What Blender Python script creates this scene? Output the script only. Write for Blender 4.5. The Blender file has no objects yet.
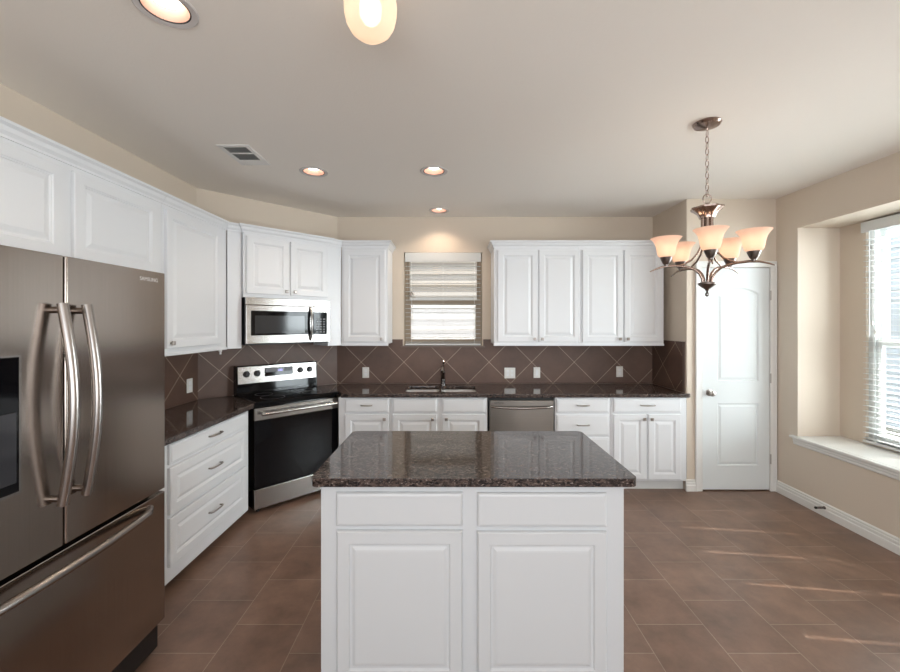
import bpy, bmesh, math, random
from mathutils import Vector, Matrix
random.seed(4)
S = bpy.context.scene
COL = S.collection
PI = math.pi

# ------------------------------------------------------------------ camera
cd = bpy.data.cameras.new('camera'); cam = bpy.data.objects.new('camera', cd); COL.objects.link(cam)
cam.location = (0, 0, 1.555); cam.rotation_euler = (PI/2, 0, 0)
cd.sensor_width = 36; cd.lens = 405/900*36
cd.shift_x = -1/900; cd.shift_y = -12/900
cd.clip_start = 0.05
S.camera = cam

# ------------------------------------------------------------------ world, sun, daylight, fill
w = bpy.data.worlds.new('sky'); S.world = w; w.use_nodes = True
nt = w.node_tree; nt.nodes.clear()
wo = nt.nodes.new('ShaderNodeOutputWorld'); bg = nt.nodes.new('ShaderNodeBackground')
bg.inputs['Color'].default_value = (0.80, 0.90, 1.0, 1); bg.inputs['Strength'].default_value = 1.5
nt.links.new(bg.outputs[0], wo.inputs[0])

def lamp(name, kind, loc, energy, color=(1, 1, 1), parent=None, **kw):
    l = bpy.data.lights.new(name, kind); l.energy = energy; l.color = color
    for k, v in kw.items():
        setattr(l, k, v)
    o = bpy.data.objects.new(name, l); COL.objects.link(o); o.location = loc
    if parent: o.parent = parent
    return o
sun = lamp('sun', 'SUN', (8, 1, 9), 12.0, (1.0, 0.93, 0.82), angle=math.radians(0.4))
sun.rotation_euler = Vector((-0.6, 0.08, -0.8)).to_track_quat('-Z', 'Y').to_euler()
# fill light added behind the photographer, no such window known
rear = lamp('rear_fill', 'AREA', (0.5, -2.50, 1.40), 100, (0.965, 0.98, 1.0), shape='RECTANGLE', size=4.2, size_y=2.2)
rear.rotation_euler = (PI/2+0.85, 0, 0)          # emits towards +Y and up at the ceiling
# daylight of the bay window on the right
bay = lamp('bay_daylight', 'AREA', (4.3, 2.35, 1.7), 310, (0.86, 0.96, 1.0), shape='RECTANGLE', size=2.6, size_y=2.2)
bay.rotation_euler = (PI/2, 0, PI/2)        # emits towards -X

S.view_settings.view_transform = 'Standard'; S.view_settings.look = 'None'
S.view_settings.gamma = 1; S.view_settings.use_curve_mapping = False
S.view_settings.exposure = 0.15

# ------------------------------------------------------------------ materials
def new_mat(name):
    m = bpy.data.materials.new(name); m.use_nodes = True
    return m, m.node_tree, m.node_tree.nodes['Principled BSDF']
def P(name, color, rough=0.5, metal=0.0, bump=0.0, bscale=200, var=0.0, vscale=4, **kw):
    m, t, b = new_mat(name)
    b.inputs['Base Color'].default_value = (*color, 1); b.inputs['Roughness'].default_value = rough
    b.inputs['Metallic'].default_value = metal
    for k, v in kw.items():
        b.inputs[k].default_value = v
    tc = t.nodes.new('ShaderNodeTexCoord')
    if bump:
        n = t.nodes.new('ShaderNodeTexNoise'); n.inputs['Scale'].default_value = bscale; n.inputs['Detail'].default_value = 3
        bp = t.nodes.new('ShaderNodeBump'); bp.inputs['Strength'].default_value = bump; bp.inputs['Distance'].default_value = 0.002
        t.links.new(tc.outputs['Object'], n.inputs['Vector']); t.links.new(n.outputs['Fac'], bp.inputs['Height'])
        t.links.new(bp.outputs['Normal'], b.inputs['Normal'])
    if var:
        n = t.nodes.new('ShaderNodeTexNoise'); n.inputs['Scale'].default_value = vscale; n.inputs['Detail'].default_value = 2
        mx = t.nodes.new('ShaderNodeMix'); mx.data_type = 'RGBA'
        mx.inputs[6].default_value = (*[c*(1-var) for c in color], 1); mx.inputs[7].default_value = (*[min(1, c*(1+var)) for c in color], 1)
        t.links.new(tc.outputs['Object'], n.inputs['Vector']); t.links.new(n.outputs['Fac'], mx.inputs[0])
        t.links.new(mx.outputs[2], b.inputs['Base Color'])
    return m
def EM(name, color, strength):
    m, t, b = new_mat(name)
    b.inputs['Base Color'].default_value = (0.8, 0.8, 0.8, 1)
    b.inputs['Emission Color'].default_value = (*color, 1); b.inputs['Emission Strength'].default_value = strength
    return m

M = {}
M['wall'] = P('wall_paint', (0.675, 0.582, 0.48), 0.75, bump=0.25, bscale=120)
M['ceiling'] = P('ceiling_paint', (0.865, 0.81, 0.745), 0.8, bump=0.3, bscale=90)
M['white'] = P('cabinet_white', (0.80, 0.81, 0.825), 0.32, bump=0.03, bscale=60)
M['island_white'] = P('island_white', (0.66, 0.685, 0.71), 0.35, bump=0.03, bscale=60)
M['kick'] = P('kick_white', (0.70, 0.70, 0.69), 0.5)
M['trim'] = P('trim_white', (0.80, 0.79, 0.76), 0.4)
M['door'] = P('door_white', (0.76, 0.79, 0.79), 0.65, **{'Specular IOR Level': 0.2})
M['nickel'] = P('brushed_nickel', (0.42, 0.38, 0.35), 0.28, 1.0)
M['lampmetal'] = P('antique_nickel', (0.36, 0.275, 0.235), 0.22, 1.0)
M['darkmetal'] = P('dark_socket_metal', (0.20, 0.17, 0.155), 0.32, 1.0)
M['black'] = P('black_plastic', (0.012, 0.012, 0.013), 0.35)
M['blackglass'] = P('black_glass', (0.004, 0.004, 0.005), 0.05, **{'Specular IOR Level': 0.3})
M['greyglass'] = P('oven_window_glass', (0.03, 0.03, 0.034), 0.08)
M['rubber'] = P('dark_gap', (0.02, 0.02, 0.02), 0.8)
M['plate'] = P('plastic_plate', (0.80, 0.78, 0.74), 0.35)
M['plastic_white'] = P('plastic_white', (0.85, 0.85, 0.85), 0.4)
M['slat'] = P('blind_slat', (0.68, 0.69, 0.68), 0.4)
M['cord'] = P('blind_cord', (0.75, 0.74, 0.70), 0.7)
M['vinyl_white'] = P('vinyl_white', (0.66, 0.68, 0.67), 0.4)
M['vinyl_tan'] = P('vinyl_tan', (0.36, 0.28, 0.20), 0.5)
M['siding'] = P('siding_cream', (0.43, 0.39, 0.35), 0.7)
M['siding_blue'] = P('siding_blue_grey', (0.55, 0.62, 0.68), 0.7)
M['lawn'] = P('ground_outside', (0.30, 0.28, 0.22), 0.9)
M['sink_steel'] = P('sink_steel', (0.78, 0.76, 0.74), 0.42, 0.8)
M['chrome'] = P('chrome', (0.30, 0.28, 0.27), 0.12, 1.0)
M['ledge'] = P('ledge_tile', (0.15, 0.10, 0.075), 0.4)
M['logo_light'] = P('logo_silver', (0.75, 0.72, 0.70), 0.4, 0.3)
M['logo_dark'] = P('logo_dark', (0.05, 0.05, 0.05), 0.5)
M['display'] = EM('display_blue', (0.25, 0.2, 1.0), 1.6)
M['button'] = P('button_grey', (0.16, 0.16, 0.17), 0.4)
M['vent_dark'] = P('vent_dark', (0.30, 0.30, 0.285), 0.7)
M['vent'] = P('vent_metal', (0.78, 0.76, 0.73), 0.5)
M['canring'] = P('can_trim', (0.62, 0.58, 0.56), 0.5)
M['can'] = P('can_reflector', (0.42, 0.24, 0.18), 0.35)
M['lamp'] = EM('lamp_lit', (1.0, 0.92, 0.84), 8)
M['bulb'] = EM('bulb_lit', (1.0, 0.82, 0.56), 5)

def steel(name, color, rough, axis='Z', aniso=0.6):
    m, t, b = new_mat(name)
    b.inputs['Metallic'].default_value = 1.0; b.inputs['Roughness'].default_value = rough
    tc = t.nodes.new('ShaderNodeTexCoord'); mp = t.nodes.new('ShaderNodeMapping')
    sc = {'Z': (260, 260, 1.5), 'X': (1.5, 260, 260)}[axis]
    mp.inputs['Scale'].default_value = sc
    n = t.nodes.new('ShaderNodeTexNoise'); n.inputs['Scale'].default_value = 1.0; n.inputs['Detail'].default_value = 2
    t.links.new(tc.outputs['Object'], mp.inputs[0]); t.links.new(mp.outputs[0], n.inputs['Vector'])
    mx = t.nodes.new('ShaderNodeMix'); mx.data_type = 'RGBA'
    mx.inputs[6].default_value = (*[c*0.9 for c in color], 1); mx.inputs[7].default_value = (*[c*1.1 for c in color], 1)
    t.links.new(n.outputs['Fac'], mx.inputs[0]); t.links.new(mx.outputs[2], b.inputs['Base Color'])
    mr = t.nodes.new('ShaderNodeMapRange'); mr.inputs[3].default_value = rough*0.92; mr.inputs[4].default_value = rough*1.08
    t.links.new(n.outputs['Fac'], mr.inputs[0]); t.links.new(mr.outputs[0], b.inputs['Roughness'])
    return m
M['steel'] = steel('stainless_steel', (0.42, 0.395, 0.375), 0.22, 'X')
M['fridge_steel'] = steel('fridge_steel', (0.40, 0.345, 0.305), 0.19, 'Z')
M['handle_steel'] = P('handle_steel', (0.36, 0.33, 0.31), 0.26, 1.0)
M['dw_steel'] = steel('dishwasher_steel', (0.30, 0.275, 0.245), 0.32, 'X')

def mix_rgb(t, fac, a, b):
    mx = t.nodes.new('ShaderNodeMix'); mx.data_type = 'RGBA'
    for s, v in ((6, a), (7, b)):
        if isinstance(v, tuple): mx.inputs[s].default_value = (*v, 1)
        else: t.links.new(v, mx.inputs[s])
    if isinstance(fac, float): mx.inputs[0].default_value = fac
    else: t.links.new(fac, mx.inputs[0])
    return mx.outputs[2]
def ramp(t, src, p0, p1):
    r = t.nodes.new('ShaderNodeMapRange'); r.clamp = True
    r.inputs[1].default_value = p0; r.inputs[2].default_value = p1
    t.links.new(src, r.inputs[0]); return r.outputs[0]
def granite():
    m, t, b = new_mat('granite')
    tc = t.nodes.new('ShaderNodeTexCoord'); mp = t.nodes.new('ShaderNodeMapping')
    mp.inputs['Scale'].default_value = (0.55, 1.25, 1.0)
    t.links.new(tc.outputs['Object'], mp.inputs[0])
    def noise(s, d, rough=0.6, dist=0.0):
        n = t.nodes.new('ShaderNodeTexNoise'); n.inputs['Scale'].default_value = s; n.inputs['Detail'].default_value = d
        n.inputs['Roughness'].default_value = rough; n.inputs['Distortion'].default_value = dist
        t.links.new(mp.outputs[0], n.inputs['Vector']); return n.outputs['Fac']
    c = mix_rgb(t, ramp(t, noise(95, 4, 0.65, 0.6), 0.42, 0.60), (0.009, 0.007, 0.008), (0.108, 0.077, 0.066))
    c = mix_rgb(t, ramp(t, noise(150, 3, 0.6, 0.3), 0.57, 0.70), c, (0.32, 0.26, 0.235))
    c = mix_rgb(t, ramp(t, noise(60, 3, 0.6, 0.8), 0.56, 0.66), c, (0.010, 0.009, 0.010))
    t.links.new(c, b.inputs['Base Color']); b.inputs['Roughness'].default_value = 0.07
    b.inputs['IOR'].default_value = 1.55
    return m
M['granite'] = granite()

def math_node(t, op, a, b=None):
    n = t.nodes.new('ShaderNodeMath'); n.operation = op
    for i, v in enumerate((a, b)):
        if v is None: continue
        if isinstance(v, (int, float)): n.inputs[i].default_value = v
        else: t.links.new(v, n.inputs[i])
    return n.outputs[0]
def tiles(name, kind):
    m, t, b = new_mat(name)
    tc = t.nodes.new('ShaderNodeTexCoord'); sp = t.nodes.new('ShaderNodeSeparateXYZ'); cb = t.nodes.new('ShaderNodeCombineXYZ')
    t.links.new(tc.outputs['Object'], sp.inputs[0])
    br = t.nodes.new('ShaderNodeTexBrick')
    if kind == 'floor':
        t.links.new(math_node(t, 'ADD', sp.outputs[1], -0.078+3.67), cb.inputs[0]); t.links.new(math_node(t, 'ADD', sp.outputs[0], -0.27+3.45), cb.inputs[1])
        bw, rh, off, ms = 0.367, 0.345, 0.5, 0.0022
    else:
        s = 1/math.sqrt(2)
        t.links.new(math_node(t, 'ADD', math_node(t, 'MULTIPLY', math_node(t, 'ADD', sp.outputs[0], sp.outputs[2]), s), 3.27), cb.inputs[0])
        t.links.new(math_node(t, 'ADD', math_node(t, 'MULTIPLY', math_node(t, 'SUBTRACT', sp.outputs[2], sp.outputs[0]), s), 3.27), cb.inputs[1])
        bw, rh, off, ms = 0.327, 0.327, 0.0, 0.0022
    t.links.new(cb.outputs[0], br.inputs['Vector'])
    br.offset = off; br.squash = 1.0
    br.inputs['Scale'].default_value = 1.0; br.inputs['Mortar Size'].default_value = ms; br.inputs['Mortar Smooth'].default_value = 0.2
    br.inputs['Brick Width'].default_value = bw; br.inputs['Row Height'].default_value = rh; br.inputs['Bias'].default_value = 0.0
    n = t.nodes.new('ShaderNodeTexNoise'); n.inputs['Scale'].default_value = 5; n.inputs['Detail'].default_value = 6; n.inputs['Roughness'].default_value = 0.65
    t.links.new(tc.outputs['Object'], n.inputs['Vector'])
    if kind == 'floor':
        br.inputs['Color1'].default_value = (0.205, 0.124, 0.088, 1); br.inputs['Color2'].default_value = (0.245, 0.151, 0.108, 1)
        br.inputs['Mortar'].default_value = (0.34, 0.255, 0.195, 1); lo, hi = 0.72, 1.25
    else:
        br.inputs['Color1'].default_value = (0.115, 0.064, 0.046, 1); br.inputs['Color2'].default_value = (0.135, 0.078, 0.057, 1)
        br.inputs['Mortar'].default_value = (0.50, 0.39, 0.30, 1); lo, hi = 0.8, 1.2
    mr = t.nodes.new('ShaderNodeMapRange'); mr.inputs[1].default_value = 0.3; mr.inputs[2].default_value = 0.7
    mr.inputs[3].default_value = lo; mr.inputs[4].default_value = hi
    t.links.new(n.outputs['Fac'], mr.inputs[0])
    vm = t.nodes.new('ShaderNodeVectorMath'); vm.operation = 'SCALE'
    t.links.new(br.outputs['Color'], vm.inputs[0]); t.links.new(mr.outputs[0], vm.inputs['Scale'])
    t.links.new(vm.outputs[0], b.inputs['Base Color'])
    bp = t.nodes.new('ShaderNodeBump'); bp.inputs['Strength'].default_value = 0.4; bp.inputs['Distance'].default_value = 0.002; bp.invert = True
    t.links.new(br.outputs['Fac'], bp.inputs['Height']); t.links.new(bp.outputs[0], b.inputs['Normal'])
    r2 = t.nodes.new('ShaderNodeMapRange'); base = 0.285 if kind == 'floor' else 0.42
    r2.inputs[3].default_value = base; r2.inputs[4].default_value = base+0.14
    t.links.new(n.outputs['Fac'], r2.inputs[0]); t.links.new(r2.outputs[0], b.inputs['Roughness'])
    return m
M['floor'] = tiles('floor_tile', 'floor')
M['splash'] = tiles('backsplash_tile', 'splash')

def glass_pane():
    m = bpy.data.materials.new('window_glass'); m.use_nodes = True; t = m.node_tree; t.nodes.clear()
    o = t.nodes.new('ShaderNodeOutputMaterial'); a = t.nodes.new('ShaderNodeBsdfTransparent'); g = t.nodes.new('ShaderNodeBsdfGlossy'); x = t.nodes.new('ShaderNodeMixShader')
    g.inputs['Roughness'].default_value = 0.02; x.inputs[0].default_value = 0.07
    t.links.new(a.outputs[0], x.inputs[1]); t.links.new(g.outputs[0], x.inputs[2]); t.links.new(x.outputs[0], o.inputs[0])
    return m
M['glass'] = glass_pane()
def frosted(name, col, emis, es, clear=0.0):
    m = bpy.data.materials.new(name); m.use_nodes = True; t = m.node_tree; t.nodes.clear()
    o = t.nodes.new('ShaderNodeOutputMaterial'); a = t.nodes.new('ShaderNodeBsdfTranslucent'); d = t.nodes.new('ShaderNodeBsdfDiffuse')
    x = t.nodes.new('ShaderNodeMixShader'); e = t.nodes.new('ShaderNodeEmission'); ad = t.nodes.new('ShaderNodeAddShader')
    a.inputs[0].default_value = (*col, 1); d.inputs[0].default_value = (*col, 1); x.inputs[0].default_value = 0.5
    e.inputs[0].default_value = (*emis, 1); e.inputs[1].default_value = es
    t.links.new(a.outputs[0], x.inputs[1]); t.links.new(d.outputs[0], x.inputs[2])
    t.links.new(x.outputs[0], ad.inputs[0]); t.links.new(e.outputs[0], ad.inputs[1]); tr = t.nodes.new('ShaderNodeBsdfTransparent'); mc = t.nodes.new('ShaderNodeMixShader'); mc.inputs[0].default_value = clear
    t.links.new(ad.outputs[0], mc.inputs[1]); t.links.new(tr.outputs[0], mc.inputs[2]); t.links.new(mc.outputs[0], o.inputs[0])
    return m
M['shade'] = frosted('frosted_shade', (0.74, 0.62, 0.53), (1.0, 0.58, 0.40), 0.30, 0.12)
M['jar'] = frosted('frosted_jar', (0.62, 0.54, 0.47), (1.0, 0.66, 0.47), 0.34, 0.22)

# ------------------------------------------------------------------ mesh helpers
class MB:
    def __init__(s): s.bm = bmesh.new()
    def box(s, x0, x1, y0, y1, z0, z1):
        v = [s.bm.verts.new((x, y, z)) for z in (z0, z1) for y in (y0, y1) for x in (x0, x1)]
        for f in ((0, 2, 3, 1), (4, 5, 7, 6), (0, 1, 5, 4), (2, 6, 7, 3), (0, 4, 6, 2), (1, 3, 7, 5)):
            s.bm.faces.new([v[i] for i in f])
        return s
    def rings(s, rings, cap0=True, cap1=True, closed=False):
        R = [[s.bm.verts.new(p) for p in r] for r in rings]
        n = len(R[0])
        for a, b in zip(R, R[1:] + ([R[0]] if closed else [])):
            for i in range(n):
                j = (i+1) % n
                s.bm.faces.new((a[i], a[j], b[j], b[i]))
        if not closed:
            if cap0: s.bm.faces.new(R[0][::-1])
            if cap1: s.bm.faces.new(R[-1])
        return s
    def panel(s, x0, x1, z0, z1, prof, arch=0.0, cap0=True):
        """front panel: list of (inset, y) rings, y negative towards the viewer; arch raises the top edge"""
        def ring(i, y):
            a, b, c, d = x0+i, x1-i, z0+i, z1-i
            if not arch: return [(a, y, c), (b, y, c), (b, y, d), (a, y, d)]
            pts = [(a, y, c), (b, y, c)]
            for k in range(13):
                q = k/12; xx = b+(a-b)*q
                pts.append((xx, y, d + arch*(1-(2*q-1)**2)**0.8))
            return pts
        return s.rings([ring(i, y) for i, y in prof], cap0=cap0)
    def prism(s, poly, z0, z1, holes=()):
        tops = []
        for z in (z0, z1):
            vs, es = [], []
            for lp in [poly]+list(holes):
                L = [s.bm.verts.new((p[0], p[1], z)) for p in lp]
                vs.append(L); es += [s.bm.edges.new((L[i], L[(i+1) % len(L)])) for i in range(len(L))]
            bmesh.ops.triangle_fill(s.bm, edges=es, use_beauty=True, use_dissolve=False)
            tops.append(vs)
        for a, b in zip(*tops):
            for i in range(len(a)):
                j = (i+1) % len(a)
                s.bm.faces.new((a[i], a[j], b[j], b[i]))
        return s
    def lathe(s, prof, c=(0, 0, 0), n=24, axis='Z', caps=True):
        def pt(r, h, t):
            a, b = r*math.cos(t), r*math.sin(t)
            if axis == 'Z': return (c[0]+a, c[1]+b, c[2]+h)
            if axis == 'Y': return (c[0]+a, c[1]+h, c[2]+b)
            return (c[0]+h, c[1]+a, c[2]+b)
        return s.rings([[pt(max(r, 1e-4), h, 2*PI*k/n) for k in range(n)] for r, h in prof], caps, caps)
    def tube(s, pts, r, n=10, closed=False, flat=1.0):
        pts = [Vector(p) for p in pts]; rings = []
        N = len(pts); up = None
        for i, p in enumerate(pts):
            if closed: d = pts[(i+1) % N]-pts[i-1]
            else: d = pts[min(i+1, N-1)]-pts[max(i-1, 0)]
            d.normalize()
            if up is None:
                up = Vector((0, 0, 1)) if abs(d.z) < 0.9 else Vector((1, 0, 0))
            a = d.cross(up).normalized(); bb = a.cross(d).normalized(); up = bb
            rr = r[i] if isinstance(r, (list, tuple)) else r
            rings.append([p + a*rr*math.cos(2*PI*k/n) + bb*rr*flat*math.sin(2*PI*k/n) for k in range(n)])
        return s.rings(rings, closed=closed)
    def profile(s, prof, x0, x1):
        """extrude a (y,z) profile along local x"""
        return s.rings([[(x, y, z) for y, z in prof] for x in (x0, x1)])
    def build(s, name, mat, parent=None, smooth=False, bevel=0.0, seg=2, loc=None, rot=0.0, angle=35):
        bmesh.ops.recalc_face_normals(s.bm, faces=s.bm.faces)
        me = bpy.data.meshes.new(name); s.bm.to_mesh(me); s.bm.free()
        me.materials.append(M[mat] if isinstance(mat, str) else mat)
        o = bpy.data.objects.new(name, me); COL.objects.link(o)
        if parent: o.parent = parent
        if loc: o.location = loc
        if rot: o.rotation_euler = (0, 0, rot)
        if smooth:
            for p in me.polygons: p.use_smooth = True
            try: me.set_sharp_from_angle(angle=math.radians(angle))
            except Exception: pass
        if bevel:
            md = o.modifiers.new('edge', 'BEVEL'); md.width = bevel; md.segments = seg; md.limit_method = 'ANGLE'; md.angle_limit = math.radians(40)
        return o
def B(*a): return MB().box(*a)
def tag(o, label, cat, group=None, kind=None):
    o['label'] = label; o['category'] = cat
    if group: o['group'] = group
    if kind: o['kind'] = kind
    return o
def thing(name, loc, rot, label, cat, group=None):
    o = bpy.data.objects.new(name, None); COL.objects.link(o); o.empty_display_size = 0.1
    o.location = loc; o.rotation_euler = (0, 0, rot)
    return tag(o, label, cat, group)
def structure(o): o['kind'] = 'structure'; return o
def rrect(x0, x1, y0, y1, r, n=6):
    pts = []
    for cx, cy, a0 in ((x1-r, y1-r, 0), (x0+r, y1-r, 90), (x0+r, y0+r, 180), (x1-r, y0+r, 270)):
        for k in range(n+1):
            a = math.radians(a0+90*k/n); pts.append((cx+r*math.cos(a), cy+r*math.sin(a)))
    return pts
def circle(cx, cy, r, n=32): return [(cx+r*math.cos(2*PI*k/n), cy+r*math.sin(2*PI*k/n)) for k in range(n)]
def dup(root, loc=None, rot=None, parent=None):
    r = root.copy(); COL.objects.link(r)
    if loc is not None: r.location = loc
    if rot is not None: r.rotation_euler = rot
    if parent: r.parent = parent
    for ch in list(root.children): dup(ch, parent=r)
    return r
def text_mesh(name, body, size, mat, parent, loc, rot):
    cu = bpy.data.curves.new(name, 'FONT'); cu.body = body; cu.size = size; cu.align_x = 'CENTER'; cu.align_y = 'CENTER'; cu.extrude = 0.0004
    tmp = bpy.data.objects.new(name, cu); COL.objects.link(tmp)
    dg = bpy.context.evaluated_depsgraph_get()
    me = bpy.data.meshes.new_from_object(tmp.evaluated_get(dg)); bpy.data.objects.remove(tmp)
    me.materials.clear(); me.materials.append(M[mat])
    o = bpy.data.objects.new(name, me); COL.objects.link(o); o.parent = parent; o.location = loc; o.rotation_euler = rot
    return o

# ------------------------------------------------------------------ room dimensions
CE = 2.72                      # ceiling
XL, XR = -2.18, 3.03           # left and right walls
YB, YD, YR = 4.41, 3.775, -2.6 # back wall, pantry wall, rear wall
XRET = 2.197                   # return wall beside the back counter
AX, AY = -2.18, 3.47; BX, BY = -1.24, 4.41   # ends of the 45 degree wall
T = 0.12
CANS = [(-1.05, 1.49), (-1.05, 3.10), (-0.13, 3.085), (-0.123, 4.157)]
CANR = 0.083

# floor, ceiling, and an unseen slab added above to block light leaks
structure(B(XL-T, 3.6, YR-T, 4.6, -0.1, 0).build('floor', 'floor'))
mb = MB(); mb.prism([(XL-T, YR-T), (3.6, YR-T), (3.6, 4.6), (XL-T, 4.6)], CE, CE+0.03, [circle(x, y, CANR) for x, y in CANS])
structure(mb.build('ceiling', 'ceiling'))
structure(B(XL-T-0.1, 3.7, YR-T-0.1, 4.75, 2.98, 3.05).build('light_block_slab', 'kick'))
# walls
structure(B(XL-T, XL, YR, AY+0.05, 0, 2.98).build('wall_left', 'wall'))
mb = MB(); mb.prism([(AX, AY), (BX, BY), (BX, BY+0.15), (AX-0.12, BY+0.15), (AX-0.12, AY)], 0, 2.98)
structure(mb.build('wall_corner', 'wall'))
WX0, WX1, WZ0, WZ1 = -0.512, 0.338, 1.318, 2.335     # sink window opening
mb = MB(); mb.box(BX-0.02, WX0, YB, YB+0.13, 0, 2.98).box(WX1, XRET+0.1, YB, YB+0.13, 0, 2.98)
mb.box(WX0, WX1, YB, YB+0.13, 0, WZ0).box(WX0, WX1, YB, YB+0.13, WZ1, 2.98)
structure(mb.build('wall_back', 'wall'))
structure(B(XRET, XRET+0.1, YD, YB, 0, 2.98).build('wall_return', 'wall'))
DX0, DX1, DZ = 2.335, 2.968, 2.08
mb = MB(); mb.box(XRET+0.1, DX0, YD, YD+0.1, 0, 2.98).box(DX1, XR+0.12, YD, YD+0.1, 0, 2.98).box(DX0, DX1, YD, YD+0.1, DZ, 2.98)
structure(mb.build('wall_pantry', 'wall'))
# right wall with the bay recess
RY0, RY1, RZ0, RZ1, RX = 1.30, 3.54, 0.555, 2.394, 3.40
WY0, WY1 = 1.52, 3.318
mb = MB(); mb.box(XR, XR+T, YR, RY0, 0, 2.98).box(XR, XR+T, RY1, YD, 0, 2.98)
mb.box(XR, RX, RY0, RY1, 0, RZ0).box(XR, RX+T, RY0, RY1, RZ1, 2.98)
mb.box(XR+T, RX+T, RY0-T, RY0, 0, 2.98).box(XR+T, RX+T, RY1, RY1+T, 0, 2.98)
mb.box(RX, RX+T, WY1, RY1, 0, RZ1).box(RX, RX+T, RY0, WY0, 0, RZ1).box(RX, RX+T, WY0, WY1, 0, 0.585)
structure(mb.build('wall_right', 'wall'))
# rear wall with wide opening made for the fill light (behind the photographer)
mb = MB(); mb.box(XL-T, -1.6, YR-T, YR, 0, 2.98).box(2.6, XR+T, YR-T, YR, 0, 2.98).box(-1.6, 2.6, YR-T, YR, 0, 0.3).box(-1.6, 2.6, YR-T, YR, 2.5, 2.98)
structure(mb.build('wall_rear', 'wall'))

# baseboards
BBP = [(0, 0), (-0.017, 0), (-0.017, 0.055), (-0.011, 0.062), (-0.014, 0.066), (-0.014, 0.082), (-0.008, 0.088), (-0.011, 0.092), (-0.011, 0.100), (-0.004, 0.108), (0, 0.108)]
structure(MB().profile(BBP, 0, YD-YR).build('baseboard_right', 'trim', loc=(XR, YD, 0), rot=-PI/2))
structure(MB().profile(BBP, XRET-0.012, DX0-0.062).build('baseboard_pantry', 'trim', loc=(0, YD, 0)))
structure(MB().profile(BBP, 0, 3.6).build('baseboard_left', 'trim', loc=(XL, -2.6, 0), rot=PI/2))

# backsplash (tile set on the diagonal)
sb = MB(); sb.box(BX+1.205, WX0-0.012+1.205, -0.012, 0, 0, 0.478).box(WX0-0.012+1.205, WX1+0.012+1.205, -0.012, 0, 0, WZ0-0.91-0.012).box(WX1+0.012+1.205, XRET+1.205, -0.012, 0, 0, 0.478)
structure(sb.build('wall_tile_back', 'splash', loc=(-1.205, YB, 0.91)))
dl = math.hypot(BX-AX, BY-AY)
structure(B(-dl, 0, -0.010, 0, 0, 0.478).build('wall_tile_corner', 'splash', loc=(BX, BY, 0.91), rot=PI/4))
structure(B(-1.5, 0, -0.012, 0, 0, 0.478).build('wall_tile_left', 'splash', loc=(AX, AY, 0.91), rot=PI/2))
structure(B(0, 0.575, -0.012, 0, 0, 0.478).build('wall_tile_return', 'splash', loc=(XRET, YB, 0.91), rot=-PI/2))
structure(B(0, 0.035, -0.012, 0, 0, 0.478).build('trim_1', 'ledge', loc=(XRET, YB-0.578, 0.91), rot=-PI/2, bevel=0.002))
structure(B(WX0-0.03, WX1+0.03, YB-0.03, YB+0.03, WZ0-0.016, WZ0).build('trim_2', 'ledge', bevel=0.002))

# ------------------------------------------------------------------ windows
# window over the sink
def bx(x0, x1, y0, y1, z0, z1, name, mat, parent, bevel=0.002): return B(x0, x1, y0, y1, z0, z1).build(name, mat, parent, bevel=bevel)
mb = MB(); f = 0.03; y0, y1 = YB+0.055, YB+0.125
mb.box(WX0, WX0+f, y0, y1, WZ0, WZ1).box(WX1-f, WX1, y0, y1, WZ0, WZ1).box(WX0+f, WX1-f, y0, y1, WZ0, WZ0+f).box(WX0+f, WX1-f, y0, y1, WZ1-f, WZ1)
win1 = structure(mb.build('window_1', 'vinyl_tan', bevel=0.002))
ZM = 1.785
def sash(x0, x1, z0, z1, y, wd, mat):
    mb = MB(); mb.box(x0, x0+wd, y, y+0.03, z0, z1).box(x1-wd, x1, y, y+0.03, z0, z1).box(x0+wd, x1-wd, y, y+0.03, z0, z0+wd).box(x0+wd, x1-wd, y, y+0.03, z1-wd, z1)
    return mb
sash(WX0+f, WX1-f, ZM-0.02, WZ1-f, YB+0.095, 0.022, 'vinyl_tan').build('upper_sash', 'vinyl_tan', win1)
sash(WX0+f, WX1-f, WZ0+f, ZM+0.03, YB+0.06, 0.038, 'vinyl_tan').build('lower_sash', 'vinyl_tan', win1)
B(WX0+f+0.02, WX1-f-0.02, YB+0.108, YB+0.111, ZM, WZ1-f-0.02).build('upper_pane', 'glass', win1)
B(WX0+f+0.036, WX1-f-0.036, YB+0.073, YB+0.076, WZ0+f+0.036, ZM-0.005).build('lower_pane', 'glass', win1)
# bay window, seen edge-on at right
mb = MB(); x0, x1 = RX+0.02, RX+0.10; z0, z1 = 0.585, RZ1
mb.box(x0, x1, WY0, WY0+0.05, z0, z1).box(x0, x1, WY1-0.05, WY1, z0, z1).box(x0, x1, WY0+0.05, WY1-0.05, z0, z0+0.05).box(x0, x1, WY0+0.05, WY1-0.05, z1-0.05, z1)
yc = (WY0+WY1)/2
mb.box(x0, x1, yc-0.05, yc+0.05, z0+0.05, z1-0.05)
win2 = structure(mb.build('window_2', 'vinyl_white', bevel=0.003))
for (a, b) in ((WY0+0.05, yc-0.05), (yc+0.05, WY1-0.05)):
    for (za, zb, xo, nm) in ((z0+0.05, 1.43, RX+0.03, 'lower_sash'), (1.37, z1-0.05, RX+0.065, 'upper_sash')):
        m2 = MB(); wd = 0.045
        m2.box(xo, xo+0.03, a, a+wd, za, zb).box(xo, xo+0.03, b-wd, b, za, zb).box(xo, xo+0.03, a+wd, b-wd, za, za+wd).box(xo, xo+0.03, a+wd, b-wd, zb-wd, zb)
        so = m2.build(nm, 'vinyl_white', win2, bevel=0.002)
        B(xo+0.013, xo+0.016, a+wd-0.003, b-wd+0.003, za+wd-0.003, zb-wd+0.003).build('pane', 'glass', so)
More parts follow.
